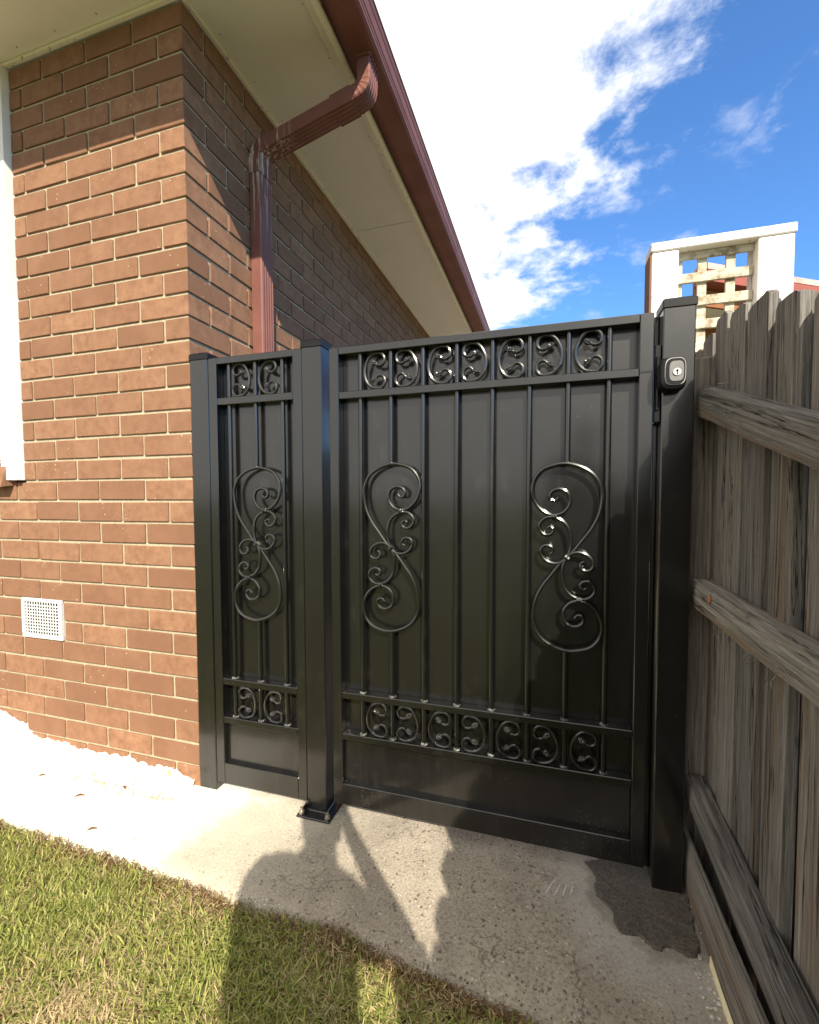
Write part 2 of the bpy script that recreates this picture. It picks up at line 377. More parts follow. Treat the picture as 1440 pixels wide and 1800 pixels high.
# ------------------------------------------------------------------ brick house
house = thing('brick_house', (XW, YW, 0), 'brown brick house corner with maroon gutter, cream eaves and white window trim', 'house')
CO, JT, BL = .0894, .0112, .2475
def zj(k): return G-.006+CO*k
def brick_mesh(dx, dy, dz, seed):
    b = MB().box(-dx/2, dx/2, -dy/2, dy/2, -dz/2, dz/2, .0025); r = random.Random(seed)
    b.v = [(x+r.uniform(-.0008, .0008), y+r.uniform(-.0008, .0008), z+r.uniform(-.0008, .0008)) for x, y, z in b.v]
    me = bpy.data.meshes.new('brick'); me.from_pydata(b.v, [], b.f); me.materials.append(BRICK); return me
cache = {}
def get_mesh(dx, dy, dz):
    k = (round(dx, 3), round(dy, 3), round(dz, 3), random.randrange(4))
    if k not in cache: cache[k] = brick_mesh(dx, dy, dz, hash(k) & 0xffff)
    return cache[k]
bricks = []          # (cx,cy,cz,dx,dy,dz,rank)
bh = CO-JT
for r in range(-13, 21):
    zc = (zj(r)+zj(r+1))/2; st = (r % 2 == 0)
    w, d = (BL-JT, .114) if st else (.114, BL-JT)
    bricks.append((XW-w/2, YW+d/2, zc, w, d, bh, 0))
    # front wall, running to the left
    x = XW-w-JT; lim = -2.272 if r >= 1 else -5.0
    while x > lim+.03:
        x0 = max(x-(BL-JT), lim)
        # wall vent takes the place of bricks
        vx0, vx1, vz0, vz1 = -2.322, -2.062, G-.636, G-.444
        if zc > vz0 and zc < vz1 and x0 < vx1 and x > vx0:
            if x > vx1+.02: bricks.append(((x+vx1+.006)/2, YW+.05, zc, x-vx1-.006, .1, bh, 1))
            if x0 < vx0-.02: bricks.append(((x0+vx0-.006)/2, YW+.05, zc, vx0-.006-x0, .1, bh, 1))
        else:
            bricks.append(((x+x0)/2, YW+.05, zc, x-x0, .1, bh, 1 if (x > -2.62) else 3))
        x = x0-JT
    # side wall, running away
    y = YW+d+JT
    while y < 8:
        y1 = y+BL-JT; vis = zc > G+.45 and y < 4.4
        bricks.append((XW-.05, (y+y1)/2, zc, .1, BL-JT, bh, 2 if vis else 3)); y = y1+JT
bricks.sort(key=lambda q: (q[6], (q[0])**2+(q[1])**2+(q[2]-G)**2) if q[6] < 3 else (9, 0))
rest = MB(); nb = 0
for (cx, cy, cz, dx, dy, dz, rk) in bricks:
    if rk < 3 and nb < 300:
        o = bpy.data.objects.new('brick', get_mesh(dx, dy, dz)); COL.objects.link(o); o.parent = house
        jt = .0016; o.location = Vector((cx+random.uniform(-jt, jt)*.5, cy+random.uniform(-jt, jt)*.5, cz+random.uniform(-jt, jt)))-house.location
        o.rotation_euler = (random.uniform(-.004, .004), random.uniform(-.004, .004), random.uniform(-.004, .004)); nb += 1
    else: rest.box(cx-dx/2, cx+dx/2, cy-dy/2, cy+dy/2, cz-dz/2, cz+dz/2)
rest.build('brickwork', BRICKR, house, kind='stuff')
RC = .0076
w = MB(); T = G+1.872
w.box(-2.272, XW-RC, YW+RC, YW+.11, -.05, T)
w.box(-5, -2.272, YW+RC, YW+.11, -.05, zj(1)-.01)
w.box(XW-.11, XW-RC, YW+.11, 8, -.05, T)
w.build('wall', MORTAR, house)
# mortar slop along the foot of the wall
xs = np.arange(-5, XW-.012, .012); vs = []
for i, x in enumerate(xs):
    t = np.interp(x, [-5, -2.5, -2.36, -2.25, -2.0, -1.7, -1.5, -1.35], [.16, .155, .12, .062, .058, .05, .045, .04])
    h = t + .016*noise.noise((x*22, .3, 0)) + .014*noise.noise((x*55, 2.3, 0)) - .02*max(0, noise.noise((x*12, 8.3, 0)))
    o = .012*noise.noise((x*5, 5, 0)); e = float(np.clip((XW-.01-x)/.12, 0, 1)); h *= .6+.4*e; b_ = t*(.5+.5*e)
    vs += [(x, YW+.012, h+.003), (x, YW-.003, h), (x, YW-.008, min(b_*.55, h*.8)), (x, YW-.012-(.030+o)*e, b_*.2*e+.003), (x, YW-.014-(.10+1.6*o)*e, -.006)]
fs = [(i*5+j, (i+1)*5+j, (i+1)*5+j+1, i*5+j+1) for i in range(len(xs)-1) for j in range(4)]
MB().add(vs, fs).build('mortar_smear', SMEAR, house, True)
# eaves
SZ = G+1.885; SB = G+1.873; OX = -.705; OY = .923       # soffit height, bead underside, outer edges of the gutters
def soffit(pts, z, name='soffit_panel'):
    b = MB(); n = len(pts); b.add([(x, y, z) for x, y in pts]+[(x, y, z+.006) for x, y in pts],
        [tuple(range(n)), tuple(range(2*n-1, n-1, -1))]+[(i, (i+1) % n, n+(i+1) % n, n+i) for i in range(n)])
    return b.build(name, CREAM, house)
IX, IY = -.90, 1.12
soffit([(XW-.02, YW+.02), (IX-.002, IY+.002), (IX-.002, 3.004), (XW-.02, 3.004)], SZ)
soffit([(XW-.02, 3.010), (IX-.002, 3.010), (IX-.002, 5.6), (XW-.02, 5.6)], SZ)
soffit([(XW-.02, 5.606), (IX-.002, 5.606), (IX-.002, 8), (XW-.02, 8)], SZ)
soffit([(XW-.026, YW+.02), (IX-.008, IY), (-3.1, IY), (-3.1, YW+.02)], SZ)
soffit([(-3.106, YW+.02), (-3.106, IY), (-5.2, IY), (-5.2, YW+.02)], SZ)
MB().box(XW, XW+.020, YW+.004, 8, SB-.002, SZ-.001, .003).build('soffit_bead', CREAM2, house)
MB().box(-5.2, XW-.002, YW-.020, YW-.0005, SB-.002, SZ-.001, .003).build('soffit_bead', CREAM2, house)
for (y0, y1) in ((IY-.03, 8),):
    MB().box(IX, IX+.027, y0, y1, SB-.004, SB+.09, .002).build('fascia_board', CREAM2, house)
    prof = [(.027+.022*math.sin(a), -.022*math.cos(a)+.018) for a in np.linspace(0, math.pi, 9)]
    MB().prism(prof, lambda u, v, t: (IX+u, t, SB-.006+v), y0, y1).build('quad_bead', CREAM2, house, True)
MB().box(-5.2, IX, IY-.027, IY, SB-.004, SB+.09, .002).build('fascia_board', CREAM2, house)
nb_ = MB()
for y in np.arange(1.6, 7.8, .22):
    for x in (XW+.045, IX-.018): nb_.box(x-.003, x+.003, y-.003, y+.003, SZ-.0012, SZ+.001)
for x in np.arange(-5, XW-.1, .22): nb_.box(x-.003, x+.003, YW-.05, YW-.044, SZ-.0012, SZ+.001)
nb_.build('nail_heads', STEEL, house, kind='stuff')
# gutter: stepped profile running round the corner
gp = [(0, .0), (.02, -.006), (.112, -.006), (.122, .002), (.1225, .012), (.119, .016), (.1225, .020), (.125, .030), (.122, .034), (.126, .040), (.130, .075), (.127, .079), (.131, .085), (.135, .104), (.140, .110), (.134, .113), (.127, .108), (.115, .010), (.012, .008), (.012, .11), (0, .11)]
GX = -.827; GZ = G+1.878
def gut_fn(u, v, t): return (GX+u, t if t > 3 else (OY-.0+ (OX-GX) - u), GZ+v)
n = len(gp); vs = []; 
for (u, v) in gp: vs.append((GX+u, 8, GZ+v))
for (u, v) in gp: vs.append((GX+u, (IY-.073)-u, GZ+v))
for (u, v) in gp: vs.append((-5.2, (IY-.073)-u, GZ+v))
fs = [(k*n+i, k*n+(i+1) % n, (k+1)*n+(i+1) % n, (k+1)*n+i) for k in range(2) for i in range(n)]
MB().add(vs, fs).build('gutter', MAROON, house)
# roof: hipped corner, tiles in courses
def roof():
    b = MB(); sl = math.tan(math.radians(23)); cr = 14; st = .30
    for c in range(cr):
        o0, o1 = c*st, (c+1)*st+.03; z0, z1 = G+2.0+o0*sl+.018, G+2.0+o1*sl
        xa, xb = -.74-o0, -.74-o1; ya, yb = .96+o0, .96+o1
        b.add([(xa, ya, z0), (xb, yb, z1), (xb, 8.2, z1), (xa, 8.2, z0), (xa, ya, z0-.025), (xb, yb, z1-.02), (xb, 8.2, z1-.02), (xa, 8.2, z0-.025)],
              [(0, 1, 2, 3), (7, 6, 5, 4), (0, 3, 7, 4), (2, 6, 7, 3), (1, 5, 6, 2), (0, 4, 5, 1)])
        b.add([(xa, ya, z0), (xb, yb, z1), (-5.3, yb, z1), (-5.3, ya, z0), (xa, ya, z0-.025), (xb, yb, z1-.02), (-5.3, yb, z1-.02), (-5.3, ya, z0-.025)],
              [(3, 2, 1, 0), (4, 5, 6, 7), (4, 7, 3, 0), (3, 7, 6, 2), (2, 6, 5, 1), (1, 5, 4, 0)])
    return b.build('roof', TILE, house)
roof()
# downpipe: fluted rectangular pipe with two crimped bends
def rect_prof(w, d, fl=5):
    p = []
    for k in range(fl*4+1):                       # fluted front (towards +d)
        u = -w/2+w*k/(fl*4); p.append((u, d/2-(.0035 if k % 4 in (1, 2) and 0 < k < fl*4 else 0)))
    p[0] = (-w/2, d/2-.006); p[-1] = (w/2, d/2-.006); p.insert(1, (-w/2+.005, d/2)); p.insert(-1, (w/2-.005, d/2))
    p += [(w/2, -d/2), (-w/2, -d/2)]; return p
def sweep(path, prof, scales=None):
    """path in the X-Z plane at y centre; profile u along Y, v along the bend normal"""
    pts = [Vector(p) for p in path]; vs = []; n = len(prof)
    for i, p in enumerate(pts):
        t = (pts[min(i+1, len(pts)-1)]-pts[max(i-1, 0)]).normalized()
        nn = Vector((0, 1, 0)).cross(t).normalized()
        s = scales[i] if scales else 1
        for u, v in prof: vs.append(p+Vector((0, 1, 0))*u*s+nn*v*s)
    fs = [(i*n+k, i*n+(k+1) % n, (i+1)*n+(k+1) % n, (i+1)*n+k) for i in range(len(pts)-1) for k in range(n)]
    fs += [tuple(range(n-1, -1, -1)), tuple(range((len(pts)-1)*n, len(pts)*n))]
    return MB().add(vs, fs)
PY = 1.877; PXc = XW+.033; prof = rect_prof(.094, .054)
flip = [(u, -v) for u, v in prof]
A0, A1 = Vector((-.765, PY, G+1.87)), Vector((-.765, PY, G+1.80))
B0, B1 = Vector((-.80, PY, G+1.735)), Vector((-1.255, PY, G+1.625))
C0 = Vector((PXc, PY, G+1.55))
dp = sweep([C0, (PXc, PY, .12)], [(u, v) for u, v in flip]).build('downpipe', PIPE, house)
sweep([C0+Vector((0, 0, .02)), C0-Vector((0, 0, .05))], [(u*1.07, v*1.17) for u, v in flip]).build('pipe_joint', PIPE, dp)
sweep([B0+(B1-B0)*.02, B1-(B1-B0)*.02], flip).build('offset_pipe', PIPE, dp)
sweep([B0+(B1-B0)*.05, B0+(B1-B0)*.26], [(u*1.07, v*1.17) for u, v in flip]).build('pipe_joint', PIPE, dp)
def bend(P0, T0, P1, T1, n=18):
    d = (P1-P0).length*.55; a, b = P0+T0.normalized()*d, P1-T1.normalized()*d; out = []
    for i in range(n+1):
        t = i/n; out.append(P0*(1-t)**3+a*3*t*(1-t)**2+b*3*t*t*(1-t)+P1*t**3)
    return out
sweep([A0+Vector((0, 0, .016)), A0-Vector((0, 0, .012))], [(u*1.16, v*1.25) for u, v in flip]).build('outlet_collar', PIPE, dp)
pth = [A0+Vector((0, 0, .02))]+bend(A1, Vector((0, 0, -1)), B0+(B1-B0)*.07, B1-B0)
sweep(pth, flip, [1]+[1.03+.022*(1 if i % 3 == 0 else -.6) for i in range(len(pth)-1)]).build('elbow', PIPE, dp)
pth = bend(B1-(B1-B0)*.05, B1-B0, C0, Vector((0, 0, -1)))
sweep(pth, flip, [1.03+.022*(1 if i % 3 == 0 else -.6) for i in range(len(pth))]).build('elbow', PIPE, dp)
# under-floor vent
vx0, vx1, vz0, vz1 = -2.318, -2.066, G-.630, G-.448
MB().box(vx0+.02, vx1-.02, YW+.0066, YW+.0072, vz0+.015, vz1-.02).build('vent_dark_plate', DARK, house)  # flat black plate, the shade of the hollow is in its colour
b = MB(); fy0, fy1 = YW-.006, YW+.006
b.box(vx0, vx1, fy0, fy1, vz0, vz0+.020, .002).box(vx0, vx1, fy0, fy1, vz1-.016, vz1, .002).box(vx0, vx0+.018, fy0, fy1, vz0+.0205, vz1-.0165).box(vx1-.022, vx1, fy0, fy1, vz0+.0205, vz1-.0165)
vent = b.build('wall_vent', VENT, house)
b = MB(); n = 13
for i in range(1, n): x = vx0+.018+(vx1-vx0-.040)*i/n; b.box(x-.0026, x+.0026, fy0+.001, fy0+.003, vz0+.020, vz1-.016)
m = 10
for i in range(1, m): z = vz0+.020+(vz1-vz0-.036)*i/m; b.box(vx0+.018, vx1-.022, fy0+.0014, fy0+.0034, z-.0026, z+.0026)
b.build('vent_grille', VENT, vent)
# window at the left edge
win = MB().box(-2.375, -2.275, YW-.030, YW+.05, G+.088, G+1.872, .002).build('window_frame', WHITE, house)
MB().box(-4.0, -3.9, YW-.03, YW+.05, G+.088, G+1.872, .002).build('jamb', WHITE, win)
MB().box(-3.9, -2.376, YW+.02, YW+.06, G+1.78, G+1.872).build('head', WHITE, win)
MB().box(-3.9, -2.376, YW+.045, YW+.048, G+.22, G+1.78).build('pane', GLASS, win)
MB().box(-3.9, -2.376, YW+.030, YW+.034, G+.235, G+1.779).build('blind', BLIND, win)
b = MB(); b.prism([(YW-.035, G+.168), (YW+.06, G+.185), (YW+.06, G+.232), (YW-.02, G+.222), (YW-.02, G+.200), (YW-.035, G+.195)], lambda u, v, t: (t, u, v), -3.9, -2.378)
b.build('sill_board', REDSILL, win)
for i in range(16):
    x1 = -2.34-i*.098; b = MB()
    b.prism([(YW-.055, G+.058), (YW+.06, G+.075), (YW+.06, G+.178), (YW-.030, G+.150)], lambda u, v, t: (t, u, v), x1-.087, x1)
    b.build('sill_brick', BRICK, house)

# ------------------------------------------------------------------ black gate
SD = .040                                     # depth of the frames
BAR = .0085
sc_half = [[0.0251,0.186],[0.0349,0.1758],[0.048,0.1804],[0.0505,0.1936],[0.0416,0.2061],[0.0227,0.2117],[0.002,0.2033],[-0.0073,0.1846],[-0.0066,0.1626],[0.0108,0.1398],[0.038,0.1313],[0.0674,0.1415],[0.0918,0.167],[0.1031,0.2032],[0.0968,0.2416],[0.076,0.269],[0.046,0.2828],[0.0049,0.2889],[-0.0395,0.277],[-0.0753,0.2525],[-0.0945,0.2186],[-0.0991,0.1851],[-0.0917,0.1371],[-0.0722,0.0933],[-0.0469,0.0577],[-0.0192,0.0201],[0,0]]
sc_full = sc_half+[[-x, -z] for x, z in sc_half[-2::-1]]
sc_c = [[0.058,0.0905],[0.0493,0.0960],[0.0394,0.0859],[0.0459,0.0735],[0.0623,0.0706],[0.077,0.0817],[0.0819,0.0989],[0.0722,0.1159],[0.0543,0.1251],[0.0347,0.1234],[0.0114,0.1123],[-0.0054,0.0901],[-0.0122,0.0583],[-0.0107,0.0283],[-0.0025,0.0061],[0.0108,-0.0114],[0.0324,-0.018],[0.0554,-0.0125],[0.0718,0.0021],[0.0768,0.0194],[0.0703,0.0333],[0.0556,0.0377],[0.0425,0.0311],[0.0408,0.0169],[0.0506,0.0097]]
cs = [[0.004,0.0264],[0.0079,0.0204],[0.0202,0.0177],[0.0305,0.0233],[0.0352,0.0364],[0.0312,0.049],[0.0214,0.0574],[0.0073,0.0597],[-0.0085,0.0558],[-0.0225,0.0424],[-0.034,0.0193],[-0.0373,-0.0009],[-0.0349,-0.0218],[-0.0268,-0.0405],[-0.0124,-0.0545],[0.0054,-0.0597],[0.0229,-0.0589],[0.0333,-0.0502],[0.0373,-0.0376],[0.0329,-0.0242],[0.0224,-0.0166],[0.0119,-0.0178],[0.004,-0.0264]]
def scroll(parent, cx, cz, sx=1):
    y = YW+.012; P = lambda q, yy=y: [(cx+sx*a, yy, cz+c) for a, c in q]
    taper = lambda n, r: [r*(.75 if i < 6 or i > n-7 else 1) for i in range(n)]
    c = catmull(P(sc_full), 4); o = MB().tube(c, taper(len(c), .0060), 8).build('scroll', BLACK, parent, True)
    for s in (1, -1):
        c = catmull(P([[s*a, s*b] for a, b in sc_c], y-.001), 4); MB().tube(c, taper(len(c), .0056), 8).build('scroll_curl', BLACK, o, True)
    for (a, bz, ang) in ((0, .001, -.9), (.037, .1275, 0), (-.037, -.1275, 0)):
        b = MB(); ct, stn = math.cos(ang*sx), math.sin(ang*sx)
        for k in (-.0045, .0045):
            vs = []
            for zz in (-.0028, .0028):
                for q in range(8):
                    an = 2*math.pi*q/8; u, v = .0095*math.cos(an), .0105*math.sin(an)
                    lx, lz = (u, k+zz) if a == 0 else (k*.9+zz, u*1.15)
                    vs.append((cx+sx*a+lx*ct-lz*stn, y+v-.001, cz+bz+lx*stn+lz*ct))
            b.add(vs, [(q, (q+1) % 8, 8+(q+1) % 8, 8+q) for q in range(8)]+[tuple(range(8)), tuple(range(15, 7, -1))])
        b.build('collar', BLACK, o, True)
def bud_mesh():
    bm = bmesh.new(); bmesh.ops.create_icosphere(bm, subdivisions=3, radius=1)
    for v in bm.verts:
        n = v.co.normalized(); k = 1+.22*math.sin(n.z*7+3*math.atan2(n.y, n.x))*math.cos(4*math.atan2(n.y, n.x)-n.z*6)
        v.co = Vector((n.x*.0085*k, n.y*.0085*k, n.z*.0120*k))
    me = bpy.data.meshes.new('bud'); bm.to_mesh(me); bm.free(); me.materials.append(GLOSSY)
    return me
GLOSSY = m_black('glossy_black_casting', .02, .2); BUD = bud_mesh()
c0 = catmull([(a, 0, z) for a, z in cs], 4)
cm_ = MB().tube(c0, [.0056*(.8 if i < 5 or i > len(c0)-6 else 1) for i in range(len(c0))], 8)
_t = cm_.build('c_scroll', BLACK, None, True); CME = _t.data; bpy.data.objects.remove(_t)
def c_scroll(parent, cx, cz, flip=False):
    off = parent_loc(parent)
    o = bpy.data.objects.new('c_scroll', CME); COL.objects.link(o); o.parent = parent
    o.location = Vector((cx, YW+.014, cz))-off; s = -1 if flip else 1
    if flip: o.rotation_euler = (0, 0, math.pi)
    for z, a in ((.0285, .9), (-.0285, -.9)):
        d = bpy.data.objects.new('bud', BUD); COL.objects.link(d); d.parent = o; d.location = (-.004, 0, z); d.rotation_euler = (random.uniform(-.2, .2), -1.57+a*.5+random.uniform(-.2, .2), 0)
def frame_piece(name, parent, x0, x1, z0, z1, d0=0.0, d1=None, mat=None):
    return MB().box(x0, x1, YW+d0, YW+(SD if d1 is None else d1), z0, z1, .0018).build(name, mat or BLACK, parent)
WELD = m_paint('dusty_weld', (.035, .034, .032), (.30, .29, .26), .5, 160, .50, .66)
def weld(parent, x, z):
    b = MB()
    for i in range(7):
        b.box(x-.016+i*.005, x-.012+i*.005, YW-.0016, YW+.002, z-.002-random.random()*.003, z+.002+random.random()*.003, .0008)
    b.build('weld', BLACK, parent)
def leaf_gate(root, x0, x1, ztop, zbot, st, bars, scrolls, cxs, flips, mids):
    (m1, m2), (a1, a2), (b1, b2), bi = mids
    frame_piece('stile', root, x0, x0+st, zbot, ztop); frame_piece('stile', root, x1-st, x1, zbot, ztop)
    xi, xj = x0+st+.0004, x1-st-.0004
    frame_piece('top_rail', root, xi, xj, ztop-.025, ztop, .0006)
    frame_piece('cross_rail', root, xi, xj, m2, m1, .0006); frame_piece('cross_rail', root, xi, xj, a2, a1, .0006); frame_piece('cross_rail', root, xi, xj, b2, b1, .0006)
    frame_piece('bottom_rail', root, xi, xj, zbot, bi, .0006)
    MB().box(x0+.004, x1-.004, YW+SD+.0005, YW+SD+.003, zbot+.01, ztop-.003).build('backing_sheet', SHEET, root)
    MB().box(xi+.001, xj-.001, YW+.020, YW+.0225, bi-.004, b2+.004).build('kick_sheet', SHEET, root)
    yb = YW+.019
    for i, x in enumerate(bars):
        def seg(za, zb_, name='bar'):
            MB().tube([(x, yb, za), (x, yb, zb_)], BAR, 12).build(name, BLACK, root, True)
        for zz in (a1+.0008, b1+.0008):
            q = MB(); ph_ = random.random()*6; q.tube([(x, yb, zz-.001), (x, yb, zz+.0022), (x+.0006, yb, zz+.0048)], [.0135, .0118, .0086], 10).build('weld', WELD, root, True)
        if i in scrolls:
            c = scrolls[i]; seg(m1-.003, ztop-.020); seg(c[0]+.289, m2+.003); seg(a1-.003, c[0]-.289); seg(b1-.003, a2+.003)
            scroll(root, x, c[0], c[1])
        else:
            seg(m1-.003, ztop-.020); seg(a1-.003, m2+.003); seg(b1-.003, a2+.003)
    for x, fl in zip(cxs, flips):
        c_scroll(root, x, (m1+ztop-.025)/2, fl); c_scroll(root, x, (a2+b1)/2, fl)

gate = thing('metal_gate', (-.225, YW, 0), 'wide black steel side gate with eight bars, two S scrolls and a keyed lock side', 'gate')
gb = [-.630, -.518, -.404, -.290, -.175, -.061, .053, .167]
leaf_gate(gate, -.742, .281, G+.5255, G-1.108, .036, gb, {1: (G-.171, 1), 6: (G-.184, -1)},
          [(a+c)/2 for a, c in zip(gb, gb[1:])], [False, True]*3+[False], ((G+.3725, G+.348), (G-.694, G-.717), (G-.845, G-.868), G-1.031))
weld(gate, .262, G+.360)
panel = thing('fixed_panel', (-1.053, YW, 0), 'narrow fixed black steel panel with three bars and one S scroll beside the brick wall', 'fence panel')
pb = [-1.173, -1.056, -.940]
leaf_gate(panel, -1.2545, -.8505, G+.537, G-1.125, .037, pb, {1: (G-.172, 1)}, [(a+c)/2 for a, c in zip(pb, pb[1:])], [True, False],
          ((G+.385, G+.359), (G-.702, G-.727), (G-.856, G-.881), G-1.044))
def post(x0, x1, ztop, zbot, label, d=.075):
    r = thing('gate_post', ((x0+x1)/2, YW+d/2-.002, zbot), label, 'gate post', 'black steel gate posts')
    y0 = YW-.0025
    MB().box(x0, x1, y0, y0+d, zbot, ztop, .003).build('post_tube', BLACK, r)
    b = MB().box(x0-.003, x1+.003, y0-.003, y0+d+.003, ztop-.022, ztop+.003, .0025)
    b.box(x0+.002, x1-.002, y0+.002, y0+d-.002, ztop+.0032, ztop+.006, .001); b.build('post_cap', LOCKBLK, r)
    return r
post(-1.3375, -1.2558, G+.556, .0, 'black steel gate post bolted against the brick house corner')
mp = post(-.8492, -.7695, G+.557, .008, 'black steel middle post on a bolted base plate between panel and gate')
post(.3035, .3845, G+.553, -.06, 'tall black steel post set in fresh cement beside the timber fence', .08)
pl = MB().box(-.872, -.738, 1.396, 1.53, .0005, .0085, .002).build('base_plate', BLACK, mp)
b = MB()
b.tube([(-.849, 1.436, .0095), (-.769, 1.436, .0095)], .005, 8); b.tube([(-.7675, 1.440, .0095), (-.7675, 1.514, .0095)], .005, 8); b.build('weld_bead', BLACK, pl, True)
for x, y in ((-.857, 1.412), (-.753, 1.412), (-.753, 1.515), (-.857, 1.515)):
    b = MB(); hexa = [(.0105*math.cos(k*math.pi/3), .0105*math.sin(k*math.pi/3)) for k in range(6)]
    b.prism(hexa, lambda u, v, t: (x+u, y+v, t), .0088, .018)
    b.tube([(x, y, .0178), (x, y, .030)], .0055, 8); b.build('bolt', STEEL, pl)
# keyed lock
MB().box(.291, .3032, YW+.050, YW+.072, .02, G+.53, .002).build('gap_dark_strip', BLACK, bpy.data.objects['gate_post.002'])  # added black strip that darkens the pale gap between gate and post
lk = thing('gate_lock', (.327, YW-.03, G+.34), 'black keyed gate lock with silver keyhole plate on the right-hand post', 'lock')
def octo(w, h, c):
    q = []
    for a in np.linspace(0, 2*math.pi, 24, endpoint=False):
        ca, sa = math.cos(a+.13), math.sin(a+.13); q.append((w*abs(ca)**.55*(1 if ca > 0 else -1), h*abs(sa)**.55*(1 if sa > 0 else -1)))
    return q
b = MB(); vs = []; lx, lz = .322, G+.340
for (w, h, c, y) in ((.034, .046, .014, -.0028), (.035, .047, .014, -.030), (.031, .043, .014, -.046), (.026, .036, .012, -.049)):
    vs += [(lx+u, YW+y, lz+v) for u, v in octo(w, h, c)]
fs = [(k*24+i, k*24+(i+1) % 24, (k+1)*24+(i+1) % 24, (k+1)*24+i) for k in range(3) for i in range(24)]+[tuple(range(24)), tuple(range(95, 71, -1))]
b.add(vs, fs).build('lock_body', LOCKBLK, lk, True)
MB().prism(octo(.0255, .0365, .011), lambda u, v, t: (lx+.003+u, t, lz+v+.003), YW-.0505, YW-.0492).build('bezel', m_paint('dull_grey_metal', (.50, .50, .49), (.40, .40, .39), .45, 20), lk)
MB().prism(octo(.0238, .0348, .0105), lambda u, v, t: (lx+.003+u, t, lz+v+.003), YW-.0530, YW-.0506).build('inner_bezel', LOCKBLK, lk)
MB().prism(octo(.0175, .0270, .006), lambda u, v, t: (lx+.005+u, t, lz+v+.003), YW-.0548, YW-.0531).build('key_plate', m_paint('grey_key_plate', (.16, .16, .16), (.12, .12, .12), .45, 20), lk)
cyl = MB(); cyl.tube([(lx+.006, YW-.0549, lz), (lx+.006, YW-.0575, lz)], .0098, 20); cy = cyl.build('key_cylinder', SILVER, lk, True)
MB().box(lx+.0048, lx+.0072, YW-.0582, YW-.0576, lz-.008, lz+.002).tube([(lx+.006, YW-.0576, lz+.003), (lx+.006, YW-.0582, lz+.003)], .003, 10).build('keyhole_dark_plate', DARK, cy)
MB().box(.284, .3025, YW+.006, YW+.035, G+.215, G+.435, .003).build('strike_arm', LOCKBLK, lk)
MB().tube([(.293, YW+.004, G+.25), (.293, YW+.004, G+.40)], .005, 10).build('latch_pin', LOCKBLK, lk, True)

# ------------------------------------------------------------------ paling fence
fence = thing('paling_fence', (.45, .6, 0), 'old weathered grey timber paling fence with three rails along the path', 'fence')
FX = .455
def ftop(y):
    return G+float(np.interp(y, [-8, -2, -.6, -.25, 0, .5, 1.0, 1.42, 1.5, 2.2, 6], [-.03, -.03, -.02, .01, .065, .22, .375, .505, .50, .475, .47]))
def paling(y0, y1, x0, th, ztop, zbot, lean, cup):
    n = 7; b = MB(); vs = []
    prof = []
    for k in range(n):
        u = k/(n-1); prof.append((y0+(y1-y0)*u, cup*(1-(2*u-1)**2)))
    hs = [zbot]+[zbot+(ztop-zbot)*t for t in (.25, .5, .75)]
    rows = []
    for side in (0, 1):
        for j in range(6):
            row = []
            for k, (y, c) in enumerate(prof):
                u = 2*k/(n-1)-1
                tz = ztop-.012*abs(u)**7+.006*noise.noise((y*28, y0*19, 3))+.004*noise.noise((y*120, y0*7, 5))
                h = (hs[j] if j < 4 else (ztop-.035 if j == 4 else tz))
                w = .0025*noise.noise((y*20, h*4, x0*50)); dy = .0025*noise.noise((h*5, round(y0, 2)*31, 1))*(1 if k in (0, n-1) else 0)
                row.append(len(vs)); vs.append((x0+c+w+side*th+lean*(h-.8), y+dy+lean*.3*(h-.8), h))
            rows.append(row)
    fs = []
    for s in (0, 1):
        for j in range(5):
            for k in range(n-1): fs.append((rows[s*6+j][k], rows[s*6+j][k+1], rows[s*6+j+1][k+1], rows[s*6+j+1][k]))
    for j in range(5):
        for k in (0, n-1): fs.append((rows[j][k], rows[6+j][k], rows[6+j+1][k], rows[j+1][k]))
    for k in range(n-1):
        for j in (0, 5): fs.append((rows[j][k], rows[j][k+1], rows[6+j][k+1], rows[6+j][k]))
    return b.add(vs, fs).build('paling', WZ, fence, True)
inner = [(1.434, 1.520), (1.313, 1.418), (1.188, 1.298), (1.047, 1.143), (.905, 1.005), (.775, .875)]
y = .655
while y > -4: wd = random.uniform(.095, .108); inner.append((y-wd, y)); y -= wd+random.uniform(.018, .05)
y = 1.56
while y < 6: wd = random.uniform(.09, .11); inner.append((y, y+wd)); y += wd+random.uniform(.012, .035)
for i, (a, c) in enumerate(inner):
    t = ftop((a+c)/2)+random.uniform(-.010, .010); paling(a, c, FX+random.uniform(-.001, .006), random.uniform(.016, .020), t, .0+random.uniform(-.02, .03), random.uniform(-.004, .004), random.uniform(-.003, .004))
srt = sorted(inner)
for (a, c), (a2, c2) in zip(srt, srt[1:]):
    if a2-c < .001: continue
    y0, y1 = c-.036-random.random()*.01, a2+.036+random.random()*.01
    t = ftop((y0+y1)/2)+random.uniform(-.03, .004); paling(y0, y1, FX+.036, .016, t, .02+random.uniform(-.01, .02), random.uniform(-.003, .003), 0)
